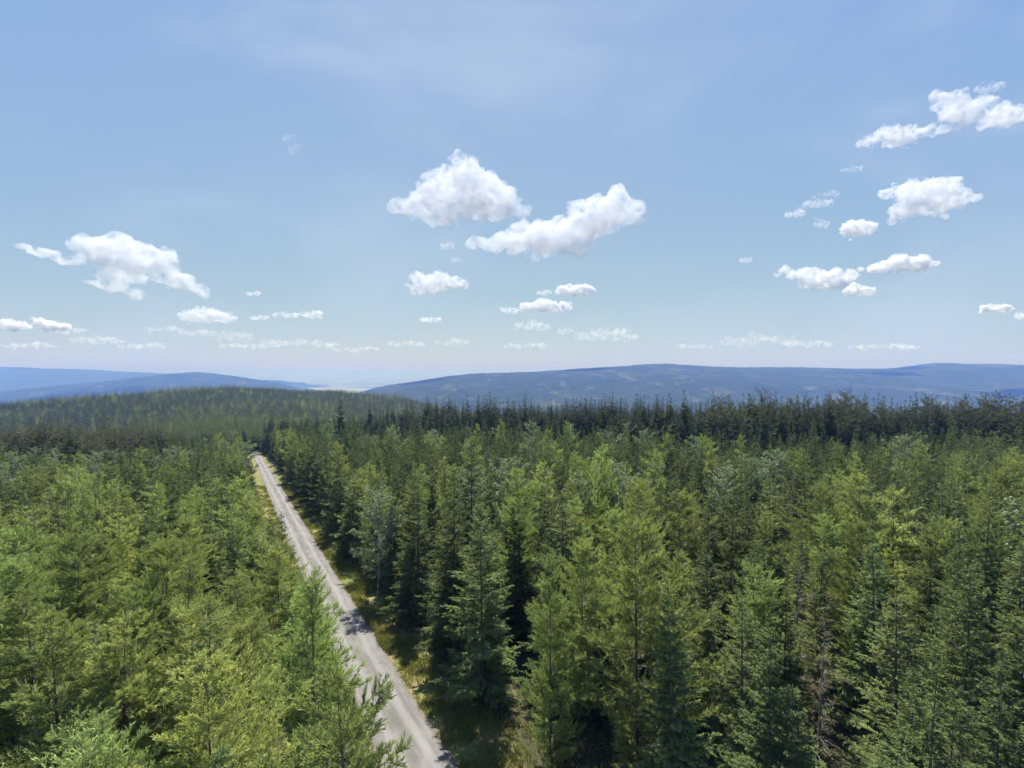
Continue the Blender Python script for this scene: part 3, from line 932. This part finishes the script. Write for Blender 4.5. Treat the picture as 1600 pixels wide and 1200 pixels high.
rest = {}
for t in trees:
    if not t.get('one'):
        if t['kind'] == 'withered': t['kind'] = 'spruce'; t['name'] = 'spruce_tree'
        rest.setdefault(t['name'], []).append(t)
        continue
    ld = lod_for(t)
    L = LIB[(t['kind'], ld)]
    H, r, tm, cm, jm = L[random.randrange(len(L))]
    e = bpy.data.objects.new(t['name'], None)
    COL.objects.link(e)
    e.empty_display_size = 0.3
    e.location = (t['x'], t['y'], t['z'])
    s = t['H'] / H
    wv = s ** 0.6 * t['wide']
    e.scale = (wv, wv, s)
    e.rotation_euler = (random.gauss(0, 0.018), random.gauss(0, 0.018), random.uniform(0, 6.283))
    tag(e, t['label'], CAT[t['name']], t['group'])
    obj('trunk', tm, e)
    obj('crown', cm, e)

def forest(name, pts, label):
    """one mass of trees: points carrying rotation, scale and model number, instanced"""
    me = bpy.data.meshes.new(name)
    me.from_pydata([p[0] for p in pts], [], [])
    a = me.attributes.new('model', 'INT', 'POINT'); a.data.foreach_set('value', np.array([p[1] for p in pts], np.int32))
    a = me.attributes.new('turn', 'FLOAT_VECTOR', 'POINT'); a.data.foreach_set('vector', np.array([p[2] for p in pts], np.float32).ravel())
    a = me.attributes.new('size', 'FLOAT_VECTOR', 'POINT'); a.data.foreach_set('vector', np.array([p[3] for p in pts], np.float32).ravel())
    o = obj(name, me)
    ng = bpy.data.node_groups.new(name + '_nodes', 'GeometryNodeTree')
    ng.interface.new_socket('Geometry', in_out='INPUT', socket_type='NodeSocketGeometry')
    ng.interface.new_socket('Geometry', in_out='OUTPUT', socket_type='NodeSocketGeometry')
    gi = ng.nodes.new('NodeGroupInput'); go = ng.nodes.new('NodeGroupOutput')
    ip = ng.nodes.new('GeometryNodeInstanceOnPoints')
    ci = ng.nodes.new('GeometryNodeCollectionInfo')
    ci.inputs['Collection'].default_value = PROTO
    ci.inputs['Separate Children'].default_value = True
    ci.inputs['Reset Children'].default_value = True
    ip.inputs['Pick Instance'].default_value = True
    def named(nm, ty):
        n = ng.nodes.new('GeometryNodeInputNamedAttribute')
        n.data_type = ty
        n.inputs['Name'].default_value = nm
        return n.outputs['Attribute']
    ng.links.new(gi.outputs[0], ip.inputs['Points'])
    ng.links.new(ci.outputs[0], ip.inputs['Instance'])
    ng.links.new(named('model', 'INT'), ip.inputs['Instance Index'])
    ng.links.new(named('turn', 'FLOAT_VECTOR'), ip.inputs['Rotation'])
    ng.links.new(named('size', 'FLOAT_VECTOR'), ip.inputs['Scale'])
    ng.links.new(ip.outputs[0], go.inputs[0])
    md = o.modifiers.new('trees', 'NODES')
    md.node_group = ng
    tag(o, label, None, None, 'stuff')
    return o

def point_for(kind, lod, x, y, z, H, wide):
    L = LIB[(kind, lod)]
    i = random.randrange(len(L))
    s = H / L[i][0]
    wv = s ** 0.6 * wide
    return ((x, y, z), proto_index[(kind, lod, i)], (random.gauss(0, 0.02), random.gauss(0, 0.02), random.uniform(0, 6.283)), (wv, wv, s))

TXT = {'spruce_tree': ('spruce_forest', 'dense mass of further spruces filling the plantation and the old stand'),
       'larch_tree': ('larch_forest', 'further light green larches mixed through the plantation'),
       'birch_tree': ('birch_forest', 'further pale birches scattered in the plantation'),
       'pine_tree': ('pine_forest', 'further dark pines at the back of the old stand')}
for nm, ts in rest.items():
    pts = []
    for t in ts:
        pts.append(point_for(t['kind'], 1, t['x'], t['y'], t['z'], t['H'], t['wide']))
    forest(TXT[nm][0], pts, TXT[nm][1])

# hillside forest across the dip, one mass
pts = []
for (y0, y1, sp, lod) in ((262, 420, 4.0, 2), (420, 1250, 5.4, 3)):
    X, Y = scatter(-1500, 330, y0, y1, sp, rng)
    az = np.degrees(np.arctan2(X, Y)); uu, vv = road_uv(X, Y)
    n1 = np.sin(X / 47.0 + 1.3 * np.sin(Y / 61.0)) * 0.5 + np.sin(Y / 37.0 + 1.1 * np.sin(X / 29.0)) * 0.5
    Z = zt(X, Y)
    ok = (az > -53) & (az < 12) & (np.hypot(X, Y) < 1150) & (rng.uniform(0, 1, len(X)) > 0.05) & ~((np.abs(vv - 0.4) < 4.0) & (Y < 300))
    for x, y, z, nn in zip(X[ok], Y[ok], Z[ok], n1[ok]):
        st = mnoise.cell((x / 75.0 + 0.35 * math.sin(y / 50.0), y / 110.0, 3.3))
        H = 12.5 + 3.0 * st + 1.5 * nn + random.gauss(0, 1.5)
        if lod == 2: pts.append(point_for('spruce', 2, x, y, z, H, random.uniform(0.9, 1.25)))
        elif random.random() < 0.06 + 0.16 * max(0, st): pts.append(point_for('larch', 3, x, y, z, H, random.uniform(1.2, 1.6)))
        else: pts.append(point_for('old_spruce', 3, x, y, z, H, random.uniform(1.3, 1.9)))
forest('hillside_forest', pts, 'far conifer forest covering the hillside across the dip')

# ------------------------------------------------------------------ grass on the verges
def build_grass():
    rg = np.random.default_rng(5)
    n = 15000
    u = rg.uniform(-20, 1, n) * 0 + rg.uniform(0, 1, n) ** 1.5 * 150 - 18
    rightside = rg.uniform(0, 1, n) < 0.72
    v = np.where(rightside, ROAD_W / 2 - 0.05 + rg.exponential(1.7, n), -ROAD_W / 2 + 0.05 - rg.exponential(0.9, n))
    x = ROAD_C[0] + RD[0] * u + RN[0] * v
    y = ROAD_C[1] + RD[1] * u + RN[1] * v
    nn = np.array([mnoise.noise((a * 0.35, b * 0.35, 3)) for a, b in zip(x, y)])
    keep = (nn > -0.22 + rg.uniform(-0.2, 0.2, n)) & (np.abs(v) < 8)
    x, y, v, nn = x[keep], y[keep], v[keep], nn[keep]
    z = zt(x, y)
    per = 9
    i = np.repeat(np.arange(len(x)), per)
    P = np.stack([x[i] + rg.normal(0, 0.13, len(i)), y[i] + rg.normal(0, 0.13, len(i)), z[i] - 0.02], -1)
    D = norm(np.stack([rg.normal(0, 0.45, len(i)), rg.normal(0, 0.45, len(i)), np.ones(len(i))], -1))
    hgt = np.clip(0.20 + 0.35 * np.clip(nn[i] + 0.2, 0, 1) + 0.08 * (np.abs(v[i]) - ROAD_W / 2), 0.12, 0.7) * rg.uniform(0.6, 1.3, len(i))
    V, Q, tip = blades_to_mesh(P, D, rand_unit(len(i), rg), hgt, 0.05 * rg.uniform(0.6, 1.6, len(i)), rg)
    tip = tip + np.repeat(np.clip(-nn[i] * 1.2, -0.5, 0.5), 4)
    o = obj('verge_grass', mesh_np('verge_grass', V, quads=Q, mats=[M['grass']], attr=tip))
    tag(o, 'dry yellow-green grass along both verges of the track', None, None, 'stuff')
build_grass()

def build_undergrowth():
    rg = np.random.default_rng(15)
    n = 9000
    az_ = np.radians(rg.uniform(-50, 50, n)); d_ = rg.uniform(0, 1, n) ** 0.6 * 62 + 12
    x, y = d_ * np.sin(az_), d_ * np.cos(az_)
    v = road_uv(x, y)[1]
    keep = np.abs(v) > ROAD_W / 2 + 0.6
    x, y = x[keep], y[keep]
    z = zt(x, y)
    i = np.repeat(np.arange(len(x)), 5)
    P = np.stack([x[i] + rg.normal(0, 0.22, len(i)), y[i] + rg.normal(0, 0.22, len(i)), z[i] - 0.02], -1)
    D = norm(np.stack([rg.normal(0, 0.7, len(i)), rg.normal(0, 0.7, len(i)), np.ones(len(i))], -1))
    V, Q, tip = blades_to_mesh(P, D, rand_unit(len(i), rg), 0.35 * rg.uniform(0.5, 1.5, len(i)), 0.07 * rg.uniform(0.6, 1.6, len(i)), rg)
    o = obj('undergrowth', mesh_np('undergrowth', V, quads=Q, mats=[M['grass']], attr=tip))
    tag(o, 'low grass and ferns on the shaded forest floor', None, None, 'stuff')
build_undergrowth()

# ------------------------------------------------------------------ clouds
def cloud_mat(name, density, size, wisp):
    m, t, out = new_mat(name)
    tcn = N(t, 'ShaderNodeTexCoord')
    nz = tex_noise(t, tcn.outputs['Object'], 1.5 / size, 8, 0.66, 0.4)
    den = math_(t, 'MULTIPLY', maprange(t, nz, 0.39 + wisp, 0.64 + wisp), density)
    pv = N(t, 'ShaderNodeVolumePrincipled')
    pv.inputs['Color'].default_value = (0.82, 0.82, 0.83, 1)
    pv.inputs['Absorption Color'].default_value = (0.35, 0.35, 0.36, 1)
    t.links.new(den, pv.inputs['Density'])
    pv.inputs['Anisotropy'].default_value = -0.1
    m.cycles.volume_step_rate = 0.35
    t.links.new(pv.outputs[0], out.inputs['Volume'])
    return m

ICO = None
def ico_sphere():
    global ICO
    if ICO is None:
        import bmesh
        bm = bmesh.new()
        bmesh.ops.create_icosphere(bm, subdivisions=2, radius=1.0)
        bm.verts.ensure_lookup_table()
        ICO = (np.array([v.co[:] for v in bm.verts]), np.array([[v.index for v in f.verts] for f in bm.faces]))
        bm.free()
    return ICO

CLOUD_BASE = 1000.0
def build_cloud(blobs, label, dens=1.0, fluff=1.0, base_py=None, vox=None, extra=1.0):
    """blobs: ellipsoids (bearing, elevation, half width, half height) as surveyed in pixels"""
    rg = np.random.default_rng(int(abs(blobs[0][0] * 13 + blobs[0][1] * 7)) + 1)
    bl = [tuple(map(float, b)) for b in blobs]
    bpy_ = base_py or max(b[1] + b[3] for b in bl)
    Y = (CLOUD_BASE - CAM_Z) / ((HOR - bpy_) / F)
    cx = sum(b[0] for b in bl) / len(bl); cyy = sum(b[1] for b in bl) / len(bl)
    iv, itf = ico_sphere()
    Vs, Fs, off = [], [], 0
    allb = []
    for (x, y, rx, ry) in bl:
        allb.append((x - cx, rg.normal(0, 0.25 * rx), -(y - cyy), rx, (rx + ry) * 0.5, ry))
        for _ in range(int(9 * extra)):                 # cauliflower puffs on the upper surface
            dv = rg.normal(size=3); dv[2] = abs(dv[2]) * 0.9 - 0.15; dv /= np.linalg.norm(dv)
            rs = rg.uniform(0.18, 0.42) * min(rx, ry * 1.4)
            allb.append((x - cx + dv[0] * rx * 0.92, dv[1] * (rx + ry) * 0.45, -(y - cyy) + dv[2] * ry * 0.92, rs * 1.15, rs, rs * 0.9))
        for _ in range(int(5 * extra)):                 # torn shreds round the edge
            an = rg.uniform(0, 6.283); k = rg.uniform(1.02, 1.35)
            rs = rg.uniform(0.04, 0.13) * rx
            allb.append((x - cx + math.cos(an) * rx * k, rg.normal(0, 0.3) * rx, -(y - cyy) + math.sin(an) * ry * k, rs * 1.8, rs, rs * 0.7))
    for b in allb:
        Vs.append(iv * np.array(b[3:6]) + np.array(b[0:3])); Fs.append(itf + off); off += len(iv)
    me = mesh_np('cloud_raw', np.concatenate(Vs), tris=np.concatenate(Fs))
    tmp = bpy.data.objects.new('cloud_raw', me)
    COL.objects.link(tmp)
    width = max(b[0] + b[2] for b in bl) - min(b[0] - b[2] for b in bl)
    md = tmp.modifiers.new('remesh', 'REMESH')
    md.mode = 'VOXEL'
    vox = vox or max(0.95, width / 95.0)
    md.voxel_size = vox
    dg = bpy.context.evaluated_depsgraph_get()
    ev = tmp.evaluated_get(dg)
    m2 = bpy.data.meshes.new_from_object(ev)
    bpy.data.objects.remove(tmp); bpy.data.meshes.remove(me)
    def arr(me_):
        c_ = np.empty(len(me_.vertices) * 3, np.float32); me_.vertices.foreach_get('co', c_)
        n_ = np.empty(len(me_.vertices) * 3, np.float32); me_.vertices.foreach_get('normal', n_)
        return c_.reshape(-1, 3), n_.reshape(-1, 3)
    co, no = arr(m2)
    sz = max(6.0, width * 0.10)
    seed = rg.uniform(0, 100)
    amp = np.array([mnoise.fractal(((c[0] / sz) + seed, c[1] / sz, c[2] / sz), 0.62, 2.1, 7) for c in co])
    co = co + no * (amp * sz * 0.46 * fluff)[:, None]
    m2.vertices.foreach_set('co', co.astype(np.float32).ravel())
    tmp = bpy.data.objects.new('cloud_raw', m2)               # clean up folds so that the hull is watertight
    COL.objects.link(tmp)
    md = tmp.modifiers.new('remesh', 'REMESH'); md.mode = 'VOXEL'; md.voxel_size = vox
    dg = bpy.context.evaluated_depsgraph_get()
    m3 = bpy.data.meshes.new_from_object(tmp.evaluated_get(dg))
    bpy.data.objects.remove(tmp); bpy.data.meshes.remove(m2)
    m2 = m3; m2.name = 'cloud'
    co, no = arr(m2)
    s = Y / F
    co = co * s
    m2.vertices.foreach_set('co', co.astype(np.float32).ravel())
    m2.materials.clear()
    thick = (max(b[1] + b[3] for b in bl) - min(b[1] - b[3] for b in bl)) * s
    m2.materials.append(cloud_mat('cloud_vapour', min(1.0, dens * 1.1) * min(0.05, 8.5 / max(60.0, thick)), max(sz, 14.0) * s * 0.9, 0.08 * (1 - dens)))
    m2.update()
    o = obj('cloud', m2, None, ((cx - 800) / F * Y, Y, CAM_Z + (HOR - cyy) / F * Y))
    tag(o, label, 'cloud', 'fair weather clouds')

def simple(px, py, w_, h_, label, dens=1.0, n=5):
    rg = np.random.default_rng(int(px * 3 + py))
    bl = []
    for i in range(n):
        t = (i + 0.5) / n
        hgt = h_ * 0.5 * (0.55 + 0.6 * math.sin(math.pi * (0.15 + 0.7 * t)) * rg.uniform(0.6, 1.15))
        bl.append((px - w_ / 2 + w_ * t + rg.normal(0, w_ * 0.02), py + h_ * 0.5 - hgt + rg.normal(0, h_ * 0.05), w_ / n * rg.uniform(0.6, 0.95), hgt))
    build_cloud(bl, label, dens)

build_cloud([(640, 330, 28, 15), (672, 318, 32, 26), (700, 300, 34, 32), (735, 296, 38, 36), (772, 310, 34, 32), (805, 327, 20, 13), (690, 338, 38, 13), (745, 333, 48, 14), (617, 330, 11, 6), (720, 254, 12, 8), (735, 263, 9, 11), (706, 272, 10, 7)],
            'large white dome shaped cloud with a small curl on top, above centre')
build_cloud([(778, 384, 28, 12), (812, 377, 33, 20), (850, 371, 38, 26), (895, 362, 40, 30), (935, 341, 36, 28), (963, 326, 28, 24), (984, 336, 20, 18), (1000, 346, 9, 7), (868, 388, 46, 10), (745, 382, 13, 5), (905, 384, 30, 13)],
            'large white cloud rising to the right, beside the dome shaped one')
build_cloud([(652, 434, 13, 8), (670, 445, 24, 13), (690, 440, 17, 15), (714, 443, 13, 10), (655, 456, 14, 6), (640, 447, 6, 2.5)], 'ragged middle sized cloud below the dome shaped cloud', 0.8)
build_cloud([(148, 386, 28, 15), (185, 393, 38, 22), (225, 402, 33, 21), (260, 410, 21, 19), (205, 426, 44, 17), (48, 388, 15, 6), (75, 397, 25, 6), (112, 409, 26, 5), (152, 443, 18, 5), (178, 451, 24, 6), (206, 458, 16, 4), (266, 440, 30, 7), (301, 451, 26, 8), (321, 458, 10, 6)],
            'long layered white cloud, largest on the left side', extra=0.6, fluff=0.8)
build_cloud([(1475, 160, 22, 10), (1495, 180, 26, 18), (1515, 172, 20, 18), (1558, 188, 22, 15), (1580, 186, 22, 12), (1478, 205, 12, 8), (1535, 190, 18, 10), (1620, 175, 25, 16), (1655, 165, 30, 20)], 'big torn cloud leaving the upper right edge', 0.8)
build_cloud([(1345, 228, 18, 6), (1375, 216, 20, 11), (1400, 212, 20, 10), (1430, 211, 22, 7), (1395, 228, 25, 7), (1450, 213, 10, 4)], 'flat ragged cloud just below left of the big torn upper right cloud', 0.8)
build_cloud([(1395, 298, 18, 8), (1425, 300, 26, 16), (1455, 302, 28, 20), (1415, 328, 22, 15), (1400, 346, 12, 7), (1485, 312, 24, 15), (1510, 313, 11, 7), (1455, 325, 28, 12)], 'solid blunt white cloud at the right, below the big torn one', 1.0)
build_cloud([(1318, 362, 10, 13), (1335, 358, 16, 13), (1355, 358, 12, 11), (1325, 352, 6, 7)], 'small box shaped cloud left of the solid blunt cloud')
build_cloud([(1225, 423, 14, 6), (1250, 428, 20, 7), (1262, 445, 18, 12), (1290, 436, 26, 13), (1320, 432, 20, 7), (1300, 448, 20, 8), (1213, 428, 6, 3)], 'ragged low cloud at the right, lowest of the wide ones', 0.85)
build_cloud([(1375, 420, 20, 8), (1400, 413, 24, 12), (1430, 413, 22, 11), (1452, 412, 10, 5)], 'smooth lens shaped cloud right of the ragged low cloud')
simple(1338, 455, 44, 18, 'small cloud tucked under the ragged low cloud', 1.00)
simple(324, 494, 80, 20, 'low oval cloud under the long layered left cloud', 0.55)
build_cloud([(15, 508, 25, 6), (60, 504, 14, 8), (84, 509, 20, 7), (-30, 508, 30, 7)], 'low white cloud at the left edge')
simple(852, 480, 72, 18, 'small flat cloud low in the centre, above the lowest ones', 1.00)
simple(898, 454, 56, 18, 'small peaked cloud, highest of the small centre group', 1.00)
simple(830, 510, 54, 17, 'small pointed cloud low in the centre', 0.23)
simple(948, 523, 92, 18, 'low hazy cloud in the centre right above the ridge', 0.16)
simple(1556, 482, 50, 14, 'small flat cloud near the right edge', 1.00)
simple(1604, 493, 30, 14, 'small cloud cut by the right edge', 0.55)
simple(1240, 336, 26, 12, 'small bright puff in the wisps left of the solid cloud', 0.70, 3)
simple(1276, 320, 42, 14, 'torn wisp above the small bright puff', 0.50, 4)
simple(1292, 306, 26, 7, 'thin slanting wisp, topmost beside the solid cloud', 0.45, 3)
simple(1278, 352, 22, 14, 'tiny ragged wisp left of the box shaped cloud', 0.50, 3)
simple(1163, 407, 19, 8, 'lone tiny bright streak in the right half', 0.60, 3)
simple(1326, 268, 28, 9, 'faint wisp under the flat ragged cloud', 0.40, 3)
simple(1534, 145, 34, 16, 'small puff on top of the big torn cloud', 0.60, 3)
simple(673, 500, 30, 8, 'tiny flat cloud low left of centre', 0.44, 3)
simple(699, 385, 20, 13, 'tiny shred under the dome shaped cloud', 0.50, 3)
simple(714, 405, 14, 10, 'lowest tiny shred under the dome shaped cloud', 0.35, 3)
simple(397, 459, 20, 6, 'lone tiny streak right of the long left cloud', 0.70, 3)
simple(406, 497, 32, 7, 'thin streak, first of three in a low row on the left', 0.39, 3)
simple(450, 493, 38, 9, 'thin streak, second of three in a low row on the left', 0.39, 4)
simple(488, 491, 28, 12, 'brightest streak, last of three in a low row on the left', 0.44, 3)
simple(849, 458, 20, 7, 'tiny puff left of the small peaked cloud', 0.60, 3)
simple(795, 485, 26, 10, 'tiny torn puff left of the small flat centre cloud', 0.50, 3)
simple(881, 517, 20, 10, 'tiny puff right of the small pointed cloud', 0.16, 3)
simple(258, 515, 54, 9, 'thin flat cloud below the low oval cloud', 0.14, 4)
simple(365, 527, 55, 16, 'low hazy heap above the left forest', 0.14, 4)
simple(150, 532, 80, 13, 'long low hazy cloud above the far left hills', 0.12, 5)
simple(470, 537, 110, 10, 'long low hazy streak above the left hilltop', 0.12, 5)
simple(705, 535, 50, 12, 'low hazy cloud above the far plain', 0.13, 4)
simple(630, 538, 60, 8, 'thin hazy streak above the far plain', 0.12, 4)
simple(1180, 533, 110, 16, 'long low hazy cloud over the middle of the ridge', 0.12, 5)
simple(1265, 538, 70, 10, 'low hazy streak at the right end of the long ridge cloud', 0.12, 4)
simple(1085, 541, 50, 8, 'low hazy streak at the left end of the long ridge cloud', 0.12, 4)
simple(455, 218, 20, 12, 'lone tiny wisp high in the left sky', 0.40, 3)
simple(463, 236, 18, 22, 'faint trailing shred under the lone high wisp', 0.22, 3)
simple(45, 540, 80, 8, 'lowest hazy streak at the left edge', 0.13, 5)
simple(305, 521, 56, 11, 'hazy streak between the low oval cloud and the left forest', 0.14, 4)
simple(225, 541, 70, 8, 'thin hazy streak over the low blue hill', 0.12, 5)
simple(385, 541, 70, 8, 'thin hazy streak right of the low blue hilltop', 0.12, 5)
simple(560, 546, 70, 6, 'faint lowest streak over the far plain', 0.10, 5)
simple(820, 541, 60, 8, 'faint streak above the left end of the ridge', 0.11, 4)
simple(1380, 541, 110, 7, 'faint long streak above the right part of the ridge', 0.11, 6)
simple(110, 518, 44, 9, 'faint puff right of the low cloud at the left edge', 0.14, 4)
